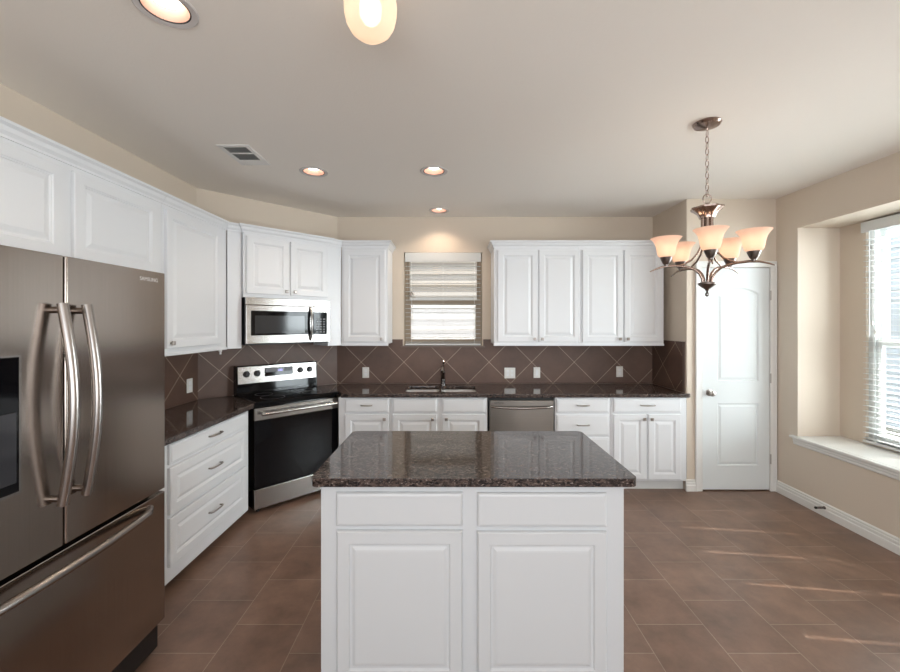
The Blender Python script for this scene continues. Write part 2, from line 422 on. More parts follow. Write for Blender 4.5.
# sill of the bay with apron moulding
mb = MB(); mb.box(XR-0.038, XR, RY0-0.05, RY1+0.05, RZ0, RZ0+0.022).box(XR, RX+0.02, RY0, RY1, RZ0, RZ0+0.022)
structure(mb.build('trim_3', 'trim', bevel=0.006, seg=3))
AP = [(0, 0), (-0.010, 0.0), (-0.014, 0.008), (-0.014, 0.024), (-0.019, 0.030), (-0.019, 0.044), (-0.026, 0.055), (0, 0.055)]
structure(MB().profile(AP, 0, RY1-RY0+0.06).build('trim_4', 'trim', loc=(XR, RY1+0.03, RZ0-0.055), rot=-PI/2))

# blinds: local x along the slats, local y across, origin at bottom
def blind(name, loc, rot, L, z0, z1, label, pitch, holes, valance, tilt=0.0, wand=True, depth=0.05):
    t = thing(name, loc, rot, label, 'blind')
    mb = MB(); n = int((z1-0.075-z0-0.03)/pitch)
    dz = math.tan(tilt)
    for k in range(n):
        z = z0+0.035+k*pitch
        xs = 0.004; h = 0.009
        def strip(xa, xb, ya, yb):
            r = [(ya, z+ya*dz-0.0014), (yb, z+yb*dz-0.0014), (yb, z+yb*dz+0.0014), (ya, z+ya*dz+0.0014)]
            mb.rings([[(x, y, q) for y, q in r] for x in (xa, xb)])
        for hx in list(holes)+[None]:
            xe = (hx-h) if hx is not None else L-0.004
            strip(xs, xe, -depth/2, depth/2)
            if hx is not None:
                strip(hx-h, hx+h, -depth/2, -0.009); strip(hx-h, hx+h, 0.009, depth/2); xs = hx+h
    mb.build('slats', 'slat', t)
    B(0, L, -depth/2, depth/2, z1-0.05, z1).build('headrail', 'slat', t, bevel=0.003)
    if valance: B(-0.0, L, -depth/2-0.014, -depth/2-0.002, z1-valance, z1).build('valance', 'slat', t, bevel=0.003)
    B(0.002, L-0.002, -depth/2, depth/2, z0, z0+0.02).build('bottom_rail', 'slat', t, bevel=0.003)
    cm = MB()
    for hx in holes:
        for y in (-depth/2-0.001, depth/2+0.001):
            cm.tube([(hx, y, z0+0.01), (hx, y, z1-0.04)], 0.0011, 6)
    cm.build('ladder_cord', 'cord', t)
    return t
hy = [WY1-0.02-v for v in (3.20, 2.86, 2.515, 2.18, 1.80)]
bb = blind('window_blind', (RX-0.012, WY1-0.006, 0), -PI/2, WY1-WY0-0.012, 0.595, RZ1-0.012,
      'wide white slatted blind in the deep window recess above the white sill', 0.0435, [WY1-0.006-v for v in (3.225, 2.89, 2.55, 2.21, 1.80)], 0.085)
wd = MB(); wd.tube([(0.075, -0.045, 1.45), (0.075, -0.045, 2.30)], 0.004, 8); wd.build('tilt_wand', 'slat', bb)
tas = MB()
for (xx, zz) in ((0.10, 1.55), (0.125, 1.48)):
    tas.lathe([(0.003, 0.03), (0.007, 0.02), (0.009, 0.0), (0.006, -0.006)], (xx, -0.047, zz), 10)
    tas.tube([(xx, -0.047, zz+0.03), (xx, -0.047, 2.30)], 0.001, 5)
tas.build('pull_cord', 'cord', bb, smooth=True)
b1 = blind('window_blind', (WX0+0.012, YB+0.026, 0), 0, WX1-WX0-0.024, WZ0+0.004, WZ1-0.004,
      'small cream slatted blind in the tan window over the sink', 0.046, [0.07, 0.413, 0.756], 0.10, depth=0.046)
tz = MB().lathe([(0.003, 0.035), (0.010, 0.025), (0.027, 0.0), (0.024, -0.018), (0.004, -0.022)], (0.068, -0.034, 1.873), 14); tz.build('cord_tassel', 'nickel', b1, smooth=True)
tz = MB(); tz.tube([(0.068, -0.034, 1.90), (0.068, -0.034, 2.25)], 0.001, 5); tz.build('pull_cord', 'cord', b1)

# neighbouring houses outside
def siding(name, mat, L, H, ex, loc, rot):
    pr = [(0.1, 0), (0, 0)]
    z = 0
    while z < H:
        pr += [(-0.03, z), (0.0, z+ex)]; z += ex
    pr += [(0.1, z)]
    return structure(MB().profile(pr, 0, L).build(name, mat, loc=loc, rot=rot))
siding('exterior_wall', 'siding', 9, 4.2, 0.205, (-4.5, 7.4, -0.2), 0)
siding('exterior_wall', 'siding_blue', 12, 3.2, 0.18, (7.6, 8.0, -0.2), -PI/2)
structure(B(3.7, 9, -6, 12, -0.3, -0.2).build('ground_outside', 'lawn'))
structure(B(-6, 3.7, 4.8, 12, -0.3, -0.2).build('ground_outside', 'lawn'))

# ------------------------------------------------------------------ pantry door
D = structure(thing('door_1', (DX0, YD+0.001, 0), 0, 'white two-panel pantry door with arched upper panel', 'door'))
W = DX1-DX0
PP = [(0, 0.0), (0.006, 0.0), (0.016, 0.010), (0.022, 0.010), (0.040, 0.002)]
mb = MB()
# slab with two recessed panels: stiles and rails + raised fields
xa, xb = 2.478-DX0, 2.874-DX0
lo0, lo1, up0, up1, ar = 0.228, 0.820, 1.015, 1.845, 0.055
mb.box(0.004, xa, 0, 0.035, 0.012, DZ-0.004).box(xb, W-0.001, 0, 0.035, 0.012, DZ-0.004)
mb.box(xa, xb, 0, 0.035, 0.012, lo0).box(xa, xb, 0, 0.035, lo1, up0)
def archz(x): q = (x-xa)/(xb-xa); return up1+ar*(max(0, 1-(2*q-1)**2))**0.8
N = 16
for k in range(N):
    p, q = xa+(xb-xa)*k/N, xa+(xb-xa)*(k+1)/N
    mb.rings([[(p, y, archz(p)), (q, y, archz(q)), (q, y, DZ-0.004), (p, y, DZ-0.004)] for y in (0, 0.035)])
mb.build('door_slab', 'door', D)
mb = MB(); mb.panel(xa, xb, lo0, lo1, PP, cap0=False).build('lower_panel', 'door', D)
mb = MB(); mb.panel(xa, xb, up0, up1, PP, ar, False).build('upper_panel', 'door', D)
kb = MB().lathe([(0.031, 0), (0.031, -0.006), (0.014, -0.010), (0.011, -0.030), (0.022, -0.038), (0.028, -0.050), (0.024, -0.062), (0.008, -0.067)], (0.072, 0, 0.915), 20, 'Y')
kb.build('door_knob', 'nickel', D, smooth=True)
B(0.001, 0.004, -0.002, 0.03, 0.885, 0.945).build('latch_plate', 'darkmetal', D)
for z in (0.30, 1.05, 1.82):
    h = MB().lathe([(0.006, -0.045), (0.006, 0.045)], (W+0.004, -0.012, z), 10); h.build('hinge', 'nickel', D, smooth=True)
CS = 0.058
mb = MB()
def casing(x0, x1, z0, z1): mb.box(x0, x1, YD-0.016, YD, z0, z1)
casing(DX0-CS-0.004, DX0-0.004, 0, DZ+0.004); casing(DX1+0.004, DX1+0.056, 0, DZ+0.004); casing(DX0-CS-0.004, DX1+0.056, DZ+0.004, DZ+CS)
mb.box(DX0-CS-0.004, DX0-CS+0.012, YD-0.022, YD-0.016, 0, DZ+0.042).box(DX1+0.040, DX1+0.056, YD-0.022, YD-0.016, 0, DZ+0.042).box(DX0-CS-0.004, DX1+0.056, YD-0.022, YD-0.016, DZ+0.042, DZ+CS)
structure(mb.build('trim_5', 'trim', bevel=0.003))
mb = MB(); mb.box(DX0-0.004, DX0, YD-0.016, YD+0.1, 0, DZ).box(DX1, DX1+0.004, YD-0.016, YD+0.1, 0, DZ).box(DX0-0.004, DX1+0.004, YD-0.016, YD+0.1, DZ, DZ+0.004)
structure(mb.build('trim_6', 'trim'))
structure(B(DX0, DX1, YD+0.06, YD+0.1, 0, DZ).build('door_backing', 'rubber'))

# door stop on the right baseboard
ds = thing('door_stop', (XR-0.014, 3.27, 0.072), 0, 'small bronze spring door stop on the baseboard under the window recess', 'door stop')
sp = [(-0.008-0.055*k/60, 0.007*math.cos(k*0.9), 0.007*math.sin(k*0.9)) for k in range(61)]
MB().tube(sp, 0.0022, 5).build('spring', 'darkmetal', ds, smooth=True)
MB().lathe([(0.013, 0), (0.013, -0.004), (0.008, -0.010)], (0, 0, 0), 12, 'X').build('base', 'darkmetal', ds, smooth=True)
MB().lathe([(0.008, -0.063), (0.010, -0.066), (0.010, -0.076), (0.006, -0.080)], (0, 0, 0), 12, 'X').build('tip', 'rubber', ds, smooth=True)

# ------------------------------------------------------------------ cabinetry
RAISED = [(0, 0.0), (0, -0.016), (0.004, -0.020), (0.052, -0.020), (0.056, -0.016), (0.060, -0.016), (0.064, -0.010), (0.070, -0.010), (0.094, -0.018), (0.098, -0.018)]
SLAB = [(0, 0.0), (0, -0.013), (0.005, -0.017), (0.010, -0.017), (0.014, -0.020)]
SMALL_RAISED = [(0, 0.0), (0, -0.016), (0.004, -0.020), (0.034, -0.020), (0.038, -0.014), (0.043, -0.014), (0.056, -0.0185)]
def knob(parent, x, z, y=-0.020):
    mb = MB(); mb.lathe([(0.006, 0.0), (0.005, -0.012), (0.007, -0.014)], (x, y, z), 10, 'Y')
    mb.rings([[(x+sx*a, y+yy, z+sz*a) for sx, sz in ((-1, -1), (1, -1), (1, 1), (-1, 1))] for a, yy in ((0.009, -0.014), (0.014, -0.017), (0.014, -0.023), (0.010, -0.027))])
    return mb.build('knob', 'nickel', parent, bevel=0.0015)
def pull(parent, x, z, L=0.10, y=-0.020):
    mb = MB()
    pts = [(x-L/2, y, z), (x-L/2, y-0.018, z), (x-L/2+0.010, y-0.026, z)] + [(x-L/2+0.01+(L-0.02)*k/6, y-0.026-0.004*math.sin(PI*k/6), z) for k in range(1, 6)] + [(x+L/2-0.010, y-0.026, z), (x+L/2, y-0.018, z), (x+L/2, y, z)]
    mb.tube(pts, 0.0055, 8)
    return mb.build('handle', 'nickel', parent, smooth=True, angle=60)
def door(parent, x0, x1, z0, z1, k=None, mat='white', prof=RAISED, name='door'):
    o = MB().panel(x0, x1, z0, z1, prof).build(name, mat, parent)
    if k: knob(o, *k)
    return o
def drawer(parent, x0, x1, z0, z1, handle=True, prof=SLAB, mat='white', name='drawer', L=0.10):
    o = MB().panel(x0, x1, z0, z1, prof).build(name, mat, parent)
    if handle: pull(o, (x0+x1)/2, (z0+z1)/2+0.004, L)
    return o
CROWN = [(0.0, 0.0), (-0.008, 0.0), (-0.008, 0.012), (-0.020, 0.026), (-0.026, 0.044), (-0.040, 0.054), (-0.040, 0.066), (0.0, 0.066)]
def crown_path(parent, pts, z):
    """sweep the crown profile along a plan polyline of the front faces (viewer side is to the right of travel)"""
    mb = MB(); rings = []
    P2 = [Vector(p) for p in pts]
    for i, p in enumerate(P2):
        ns = []
        for a, b in ((i-1, i), (i, i+1)):
            if 0 <= a and b < len(P2):
                d = (P2[b]-P2[a]).normalized(); ns.append(Vector((d.y, -d.x)))
        if len(ns) == 2:
            m = (ns[0]+ns[1]).normalized(); m = m/ m.dot(ns[0])
        else: m = ns[0]
        rings.append([(p.x+m.x*(-y), p.y+m.y*(-y), z+h) for y, h in CROWN])
    mb.rings(rings)
    return mb.build('crown_moulding', 'white', parent)

# ---- base cabinets along the back wall, faces at Y = 3.77
FY = 3.77; CH = 0.872
def base_cab(x0, x1, label, d=0.60, rot=0, origin=None, kick_to=0.095, recess=0.055, kick='kick'):
    o = thing('base_cabinet', origin or (x0, FY, 0), rot, label, 'cabinet', 'white base cabinets')
    Wd = x1-x0
    B(0, Wd, 0, d, kick_to, CH).build('body', 'white', o, bevel=0.0015)
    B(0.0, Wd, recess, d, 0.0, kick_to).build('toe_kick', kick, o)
    return o
c = base_cab(-1.045, -0.562, 'narrow white base cabinet beside the range with one handled drawer over one door')
drawer(c, 0.061, 0.466, 0.735, 0.862); door(c, 0.061, 0.466, 0.112, 0.716, (0.430, 0.675))
c = base_cab(-0.560, 0.338, 'white sink base cabinet below the faucet with two plain false drawer fronts', d=0.62)
for ch in list(c.children):
    if ch.name.startswith('body'): bpy.data.objects.remove(ch)
mb = MB(); mb.box(0, 0.02, 0, 0.62, 0.095, CH).box(0.878, 0.898, 0, 0.62, 0.095, CH).box(0.02, 0.878, 0, 0.02, 0.095, CH).box(0.02, 0.878, 0.60, 0.62, 0.095, CH).box(0.02, 0.878, 0.02, 0.60, 0.095, 0.115)
mb.build('body', 'white', c)
drawer(c, 0.020, 0.428, 0.735, 0.862, False, name='false_drawer'); drawer(c, 0.481, 0.877, 0.735, 0.862, False, name='false_drawer')
door(c, 0.020, 0.428, 0.112, 0.716, (0.390, 0.675)); door(c, 0.481, 0.877, 0.112, 0.716, (0.518, 0.675))
c = base_cab(0.966, 1.484, 'white base cabinet of three stacked drawers beside the dishwasher')
drawer(c, 0.014, 0.498, 0.735, 0.862, L=0.11); drawer(c, 0.014, 0.498, 0.520, 0.712, L=0.11); drawer(c, 0.014, 0.498, 0.112, 0.500, L=0.11)
c = base_cab(1.486, 2.192, 'white base cabinet next to the pantry door with one wide drawer over twin doors')
drawer(c, 0.022, 0.646, 0.735, 0.862, L=0.13)
door(c, 0.022, 0.325, 0.112, 0.716, (0.300, 0.675)); door(c, 0.343, 0.646, 0.112, 0.716, (0.368, 0.675))
# filler between dishwasher top and counter
# ---- left run
LXF = -1.63
c = base_cab(2.10, 3.255, 'white three-drawer base cabinet between the refrigerator and the range', d=0.53, rot=PI/2, origin=(LXF, 2.10, 0), kick_to=0.062, recess=0.085, kick='ledge')  # dark kick colour stands in for the shade in the toe recess
drawer(c, 0.225, 1.09, 0.745, 0.860, L=0.13); drawer(c, 0.225, 1.09, 0.455, 0.725, prof=RAISED[:6]+[(0.064, -0.012), (0.068, -0.012), (0.085, -0.018)], L=0.13); drawer(c, 0.225, 1.09, 0.155, 0.435, prof=RAISED[:6]+[(0.064, -0.012), (0.068, -0.012), (0.085, -0.018)], L=0.13)

# ---- countertops
def counter(poly, label, holes=(), z0=0.874, z1=0.91, bevel=0.011):
    mb = MB(); mb.prism(poly, z0, z1, holes)
    o = mb.build('countertop', 'granite', bevel=bevel, seg=3); tag(o, label, 'countertop'); return o
counter([(-2.168, 2.06), (-1.592, 2.06), (-1.592, 3.265), (-1.600, 3.288), (-1.612, 3.300), (-1.976, 3.664), (-2.168, 3.472)],
        'dark speckled granite countertop over the three-drawer cabinet beside the refrigerator')
SK = [(-0.440, -0.115), (-0.085, 0.245)]; SY0, SY1 = 3.845, 4.205
counter([(-1.02, 3.735), (-1.02, 3.79), (-1.058, 3.842), (-1.430, 4.214), (-1.235, 4.396), (2.184, 4.396), (2.184, 3.774), (2.222, 3.772), (2.222, 3.755), (2.206, 3.737), (2.196, 3.735)],
        'long dark speckled granite countertop with the sink under the window', [rrect(a, b, SY0, SY1, 0.05)[::-1] for a, b in SK])
# sink
sk = thing('sink', (0, 0, 0.8735), 0, 'stainless double-bowl undermount sink below the window', 'sink')
for a, b in SK:
    mb = MB(); n = None
    r0 = [(x, y, 0.0) for x, y in rrect(a-0.012, b+0.012, SY0-0.012, SY1+0.012, 0.055)]
    r1 = [(x, y, -0.001) for x, y in rrect(a-0.002, b+0.002, SY0-0.002, SY1+0.002, 0.05)]
    r2 = [(x, y, -0.15) for x, y in rrect(a+0.005, b-0.005, SY0+0.005, SY1-0.005, 0.05)]
    r3 = [(x, y, -0.18) for x, y in rrect(a+0.04, b-0.04, SY0+0.04, SY1-0.04, 0.04)]
    mb.rings([r0, r1, r2, r3], cap0=False)
    o = mb.build('bowl', 'sink_steel', sk, smooth=True)
    MB().lathe([(0.04, 0), (0.036, 0.003), (0.0, 0.002)], ((a+b)/2, (SY0+SY1)/2, -0.180), 20).build('drain', 'darkmetal', o, smooth=True)
# faucet
fc = thing('faucet', (-0.085, 4.285, 0.91), 0, 'dark chrome single-lever kitchen faucet behind the double sink', 'faucet')
MB().lathe([(0.032, 0), (0.032, 0.006), (0.026, 0.012), (0.024, 0.10), (0.026, 0.13), (0.024, 0.15), (0.006, 0.165)], (0, 0, 0), 20).build('body', 'chrome', fc, smooth=True)
MB().tube([(0, -0.01, 0.07), (0, -0.05, 0.13), (0, -0.11, 0.185), (0, -0.16, 0.205), (0, -0.20, 0.195), (0, -0.225, 0.165)], [0.017, 0.017, 0.017, 0.018, 0.019, 0.020], 12).build('spout', 'chrome', fc, smooth=True)
MB().tube([(0.0, 0, 0.155), (0.004, 0.005, 0.19), (0.006, 0.0, 0.225), (0.006, -0.03, 0.255)], [0.014, 0.010, 0.009, 0.008], 10).build('lever', 'chrome', fc, smooth=True)

# ---- upper cabinets
UZ0, UZ1, UC = 1.335, 2.335, 2.325
def upper(name_label, origin, rot, Wd, d=0.325, z0=UZ0, z1=UZ1, rail=True):
    o = thing('upper_cabinet', (origin[0], origin[1], 0), rot, name_label, 'cabinet', 'white upper cabinets')
    B(0, Wd, 0, d, z0+0.018, z1).build('body', 'white', o, bevel=0.0015)
    if rail: B(-0.004, Wd+0.004, -0.008, 0.03, z0, z0+0.022).build('light_rail', 'white', o, bevel=0.004)
    return o
UY = 4.08
DZ0, DZ1 = 1.375, 2.298
xs0 = 0.433
c = upper('white upper cabinet beside the sink window with two raised-panel doors', (xs0, UY), 0, 0.850)
X = lambda u: (u-451)/405*UY-xs0
door(c, X(497.6), X(537.4), DZ0, DZ1, (X(537.4)-0.032, 1.405)); door(c, X(538.6), X(579.2), DZ0, DZ1, (X(538.6)+0.032, 1.405))
crown_path(c, [(-0.0, 0.328), (-0.0, 0.0), (0.850, 0.0)], UC)
c = upper('white upper cabinet above the counter end near the pantry with two raised-panel doors', (xs0+0.851, UY), 0, 0.858)
X = lambda u: (u-451)/405*UY-xs0-0.851
door(c, X(582), X(622.4), DZ0, DZ1, (X(622.4)-0.032, 1.405)); door(c, X(623.6), X(661.5), DZ0, DZ1, (X(623.6)+0.032, 1.405))
crown_path(c, [(0.0, 0.0), (0.858, 0.0), (0.858, 0.328)], UC)
c = upper('white single-door upper cabinet between the microwave corner and the sink window', (-1.10, UY), 0, 0.462)
door(c, 0.022, 0.440, DZ0, DZ1, (0.405, 1.405))
# left of it: the two corner fillers and the cabinet over the microwave share the 45 degree face
DO = (-1.85, 3.333); R45 = PI/4
c2 = thing('upper_cabinet', (DO[0], DO[1], 0), R45, 'white two-door upper cabinet over the microwave', 'cabinet', 'white upper cabinets')
B(0.122, 0.902, -0.03, 0.32, 1.782, UZ1).build('body', 'white', c2, bevel=0.0015)
door(c2, 0.142, 0.506, 1.812, 2.300, (0.474, 1.845)); 
door(c2, 0.518, 0.882, 1.812, 2.300, (0.550, 1.845))
for ch in c2.children:
    if ch.name.startswith('door'): ch.location.y = -0.03
crown_path(c2, [(0.122, 0.05), (0.122, -0.03), (0.902, -0.03), (0.902, 0.05)], UC)
f1 = tag(B(0.008, 0.118, 0.0, 0.30, 1.35, UZ1).build('filler_panel', 'white', loc=(DO[0], DO[1], 0), rot=R45, bevel=0.0015), 'plain white filler panel between the tall upper cabinet and the microwave', 'cabinet panel', 'corner filler panels')
f2 = tag(B(0.906, 1.056, 0.0, 0.30, 1.34, UZ1).build('filler_panel', 'white', loc=(DO[0], DO[1], 0), rot=R45, bevel=0.0015), 'plain white filler panel joining the microwave to the single-door upper cabinet', 'cabinet panel', 'corner filler panels')
crown_path(c, [(-0.150*0.7071, -0.150*0.7071), (0.0, 0.0), (0.462, 0.0), (0.462, 0.328)], UC)
# left wall uppers
LU0 = 1.33
c = upper('tall white single-door upper cabinet between the refrigerator and the microwave corner', (-1.85, 2.590), PI/2, 3.333-2.590, d=0.32, z0=1.345, z1=UZ1)
door(c, 0.022, 0.640, 1.395, 2.300, (0.055, 1.43))
crown_path(c, [(0.0, 0.0), (0.743, 0.0), (0.743+0.118*0.7071, -0.118*0.7071)], UC)
c = upper('white cabinet above the refrigerator with two raised-panel doors', (-1.85, 1.330), PI/2, 2.588-1.330, d=0.32, z0=1.83, z1=UZ1, rail=False)
door(c, 0.030, 0.588, 1.872, 2.300); door(c, 0.640, 1.205, 1.872, 2.300)
crown_path(c, [(0.0, 0.0), (1.258, 0.0)], UC)
uf = MB().lathe([(0.012, 0.0), (0.012, -0.010), (0.007, -0.014), (0.007, -0.022), (0.010, -0.028), (0.004, -0.034)], (-1.842, 3.235, 1.345), 12)
tag(uf.build('cabinet_fitting', 'plastic_white', smooth=True), 'tiny white fitting hanging under the tall upper cabinet', 'fitting')

# ------------------------------------------------------------------ island
IX0, IX1, IY0, IY1 = -0.551, 0.732, 1.715, 2.40
isl = thing('kitchen_island', (IX0, IY0, 0), 0, 'white freestanding island base with two raised panels facing the viewer', 'island')
Wd = IX1-IX0
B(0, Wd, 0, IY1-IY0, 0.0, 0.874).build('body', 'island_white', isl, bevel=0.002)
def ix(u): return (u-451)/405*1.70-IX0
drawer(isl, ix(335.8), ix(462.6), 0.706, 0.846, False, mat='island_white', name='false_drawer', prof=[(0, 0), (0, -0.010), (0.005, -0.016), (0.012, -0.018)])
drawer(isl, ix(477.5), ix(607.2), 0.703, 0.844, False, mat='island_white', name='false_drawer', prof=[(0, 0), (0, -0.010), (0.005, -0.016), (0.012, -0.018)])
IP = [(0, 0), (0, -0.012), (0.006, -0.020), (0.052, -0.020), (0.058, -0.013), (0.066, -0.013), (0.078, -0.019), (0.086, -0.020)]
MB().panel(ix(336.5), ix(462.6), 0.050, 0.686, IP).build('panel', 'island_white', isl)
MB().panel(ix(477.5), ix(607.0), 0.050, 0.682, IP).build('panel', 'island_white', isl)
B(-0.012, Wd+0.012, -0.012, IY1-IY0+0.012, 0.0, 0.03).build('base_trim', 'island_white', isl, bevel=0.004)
mb = MB(); mb.prism(rrect(-0.590, 0.783, 1.690, 2.442, 0.030), 0.874, 0.91)
tag(mb.build('countertop', 'granite', bevel=0.013, seg=4), 'dark speckled granite slab on top of the white island', 'countertop')

# ------------------------------------------------------------------ refrigerator (faces +X); local x = world Y, local -y = world +X
FX = -1.36; F0, F1 = 0.935, 1.928; FS = 1.427; FG = 0.770
fr = thing('refrigerator', (FX, F0, 0), PI/2, 'stainless french-door refrigerator with a bottom freezer drawer', 'refrigerator')
FW = F1-F0
B(0.004, FW-0.004, 0.075, 0.78, 0.03, 1.775).build('cabinet', 'black', fr, bevel=0.004)
s = FS-F0
def fdoor(name, x0, x1, z0, z1):
    mb = MB(); mb.prism([(x0, 0.068), (x0, 0.004), (x0+0.004, 0.0), (x1-0.004, 0.0), (x1, 0.004), (x1, 0.068)], z0, z1)
    return mb.build(name, 'fridge_steel', fr, bevel=0.004, seg=2)
dl_ = fdoor('door', 0, s-0.003, FG+0.008, 1.795); dr_ = fdoor('door', s+0.003, FW, FG+0.008, 1.795)
dz_ = fdoor('freezer_drawer', 0, FW, 0.160, FG-0.008)
B(0.01, FW-0.01, 0.03, 0.5, 0.03, 0.150).build('base_grille', 'black', fr)
for xx in (0.04, FW-0.08):
    for yy in (0.09, 0.70): B(xx, xx+0.04, yy, yy+0.04, 0, 0.032).build('foot', 'black', fr)
def arc_handle(x, z0, z1, parent):
    mb = MB()
    mb.tube([(x, -0.030-0.040*math.sin(PI*k/20), z0+(z1-z0)*k/20) for k in range(21)], 0.0165, 14)
    for z in (z0+0.022, z1-0.022): mb.tube([(x, 0.002, z), (x, -0.033, z)], 0.012, 10)
    return mb.build('handle', 'handle_steel', parent, smooth=True, angle=50)
arc_handle(s-0.040, 0.935, 1.625, dl_); arc_handle(s+0.052, 0.935, 1.625, dr_)
pts = [(0.05+(FW-0.145)*k/16, -0.014-0.045*math.sin(PI*k/16)**0.6, 0.722) for k in range(17)]
pts[0] = (0.052, 0.002, 0.722); pts[-1] = (FW-0.097, 0.002, 0.722)
MB().tube(pts, 0.0155, 12).build('handle', 'handle_steel', dz_, smooth=True, angle=70)
dp = B(0.085, 1.272-F0, -0.004, 0.002, 1.03, 1.452).build('dispenser', 'blackglass', dl_, bevel=0.003)
mb = MB(); mb.box(0.077, 1.279-F0, -0.0035, 0.001, 1.022, 1.030).box(0.077, 1.279-F0, -0.0035, 0.001, 1.452, 1.458).box(0.077, 0.085, -0.0035, 0.001, 1.03, 1.452).box(1.272-F0, 1.279-F0, -0.0035, 0.001, 1.03, 1.452)
mb.build('dispenser_frame', 'handle_steel', dp)
B(0.10, 1.262-F0, -0.008, -0.004, 1.06, 1.28).build('paddle_recess', 'greyglass', dp, bevel=0.002)
text_mesh('logo', 'SAMSUNG', 0.024, 'logo_light', dr_, (FW-0.105, -0.0012, 1.755), (PI/2, 0, 0))

# ------------------------------------------------------------------ range (45 degrees)
ra = thing('range', (-1.605, 3.300, 0), R45, 'stainless electric range with black glass oven door set across the corner', 'range')
RW = 0.762
B(0.004, RW-0.004, 0.03, 0.515, 0.03, 0.895).build('body', 'blackglass', ra)
mb = MB(); mb.box(0.0, RW, -0.018, 0.515, 0.893, 0.918); mb.build('cooktop', 'blackglass', ra, bevel=0.005)
br_ = MB()
for x, y, r in ((0.20, 0.13, 0.10), (0.56, 0.13, 0.085), (0.20, 0.33, 0.075), (0.56, 0.33, 0.10)):
    br_.lathe([(r, 0.0183+0.900), (r, 0.0187+0.900), (r-0.003, 0.0187+0.900), (r-0.003, 0.0183+0.900)], (x, y, 0), 40, caps=False)
br_.build('burner_ring', 'button', ra)
od = B(0.004, RW-0.004, 0.0, 0.035, 0.205, 0.762).build('oven_door', 'blackglass', ra, bevel=0.004)
B(0.004, RW-0.004, -0.003, 0.035, 0.762, 0.862).build('door_top_strip', 'steel', od, bevel=0.003)
B(0.11, RW-0.11, -0.0015, 0.0, 0.32, 0.66).build('oven_window', 'blackglass', od)
hb = MB(); hb.tube([(0.045, -0.050, 0.818), (RW-0.045, -0.050, 0.818)], 0.014, 14); hb.box(0.055, 0.085, -0.048, 0.0, 0.808, 0.828).box(RW-0.085, RW-0.055, -0.048, 0.0, 0.808, 0.828)
hb.build('oven_handle', 'steel', od, smooth=True)
B(0.0, RW, -0.004, 0.035, 0.035, 0.197).build('storage_drawer', 'steel', ra, bevel=0.004)
for xx in (0.03, RW-0.06):
    MB().lathe([(0.015, 0), (0.015, 0.032)], (xx+0.015, 0.05, 0), 12).build('foot', 'black', ra)
bgd = MB().profile([(0.425, 0.918), (0.438, 1.175), (0.515, 1.175), (0.515, 0.918)], 0.0, RW).build('backguard', 'blackglass', ra, bevel=0.004)
tl = lambda z: 0.425+(z-0.918)/0.257*0.013
MB().profile([(tl(1.015)-0.003, 1.015), (tl(1.165)-0.003, 1.165), (tl(1.165)+0.002, 1.165), (tl(1.015)+0.002, 1.015)], 0.012, RW-0.012).build('control_panel', 'steel', bgd)
MB().profile([(tl(1.065)-0.0045, 1.065), (tl(1.145)-0.0045, 1.145), (tl(1.145)-0.002, 1.145), (tl(1.065)-0.002, 1.065)], 0.243, 0.512).build('display', 'blackglass', bgd)
text_mesh('clock_digits', '1:00', 0.028, 'display', bgd, (0.385, tl(1.115)-0.0052, 1.115), (PI/2, 0, 0))
for n_, bx0, st in ((5, 0.255, 0.022), (3, 0.43, 0.026)):
    bt = MB(); bt.box(bx0-0.004, bx0+n_*st, tl(1.105)-0.0046, tl(1.105)-0.003, 1.071, 1.139)
    bt.build('keypad', 'button', bgd)
text_mesh('logo', 'SAMSUNG', 0.016, 'logo_dark', bgd, (0.385, tl(1.04)-0.0036, 1.040), (PI/2, 0, 0))
for x in (0.084, 0.177, 0.585, 0.682):
    y = tl(1.10)
    MB().lathe([(0.029, -0.002), (0.029, -0.008), (0.022, -0.012), (0.021, -0.030), (0.017, -0.033)], (x, y, 1.100), 22, 'Y').build('knob', 'black', bgd, smooth=True)

# ------------------------------------------------------------------ microwave
mw = thing('microwave', (DO[0], DO[1], 0), R45, 'stainless over-the-range microwave with a curved door handle', 'microwave')
m0, m1, zz0, zz1, my = 0.132, 0.895, 1.375, 1.780, -0.055
B(m0, m1, my+0.02, 0.32, zz0, zz1).build('body', 'black', mw, bevel=0.002)
MH = zz1-zz0; MWd = m1-m0
sx = m0+0.775*MWd
B(m0, m1, my-0.005, my+0.022, zz1-0.062, zz1).build('vent_strip', 'steel', mw, bevel=0.003)
md_ = B(m0, sx, my-0.012, my+0.022, zz0+0.012, zz1-0.065).build('door', 'steel', mw, bevel=0.004)
B(m0+0.05*MWd, sx-0.028, my-0.0145, my-0.010, zz0+0.082, zz1-0.112).build('door_glass', 'blackglass', md_, bevel=0.002)
B(m0+0.09*MWd, sx-0.085, my-0.0155, my-0.013, zz0+0.098, zz1-0.152).build('door_window', 'greyglass', md_)
hx = sx-0.030
MB().tube([(hx, my-0.010, zz0+0.030)]+[(hx, my-0.020-0.028*math.sin(PI*k/10)**0.7, zz0+0.045+(MH-0.125)*k/10) for k in range(11)]+[(hx, my-0.010, zz1-0.067)], 0.011, 10).build('handle', 'steel', md_, smooth=True, angle=70)
cp = B(sx+0.003, m1, my-0.010, my+0.022, zz0+0.012, zz1-0.065).build('control_panel', 'steel', mw, bevel=0.003)
B(sx+0.003, m1-0.032, my-0.0125, my-0.009, zz0+0.082, zz1-0.112).build('keypad_glass', 'blackglass', cp)
bt = MB()
for i in range(3):
    for j in range(6): bt.box(sx+0.030+i*0.034, sx+0.050+i*0.034, my-0.0132, my-0.012, zz0+0.10+j*0.024, zz0+0.112+j*0.024)
bt.build('keypad', 'button', cp)

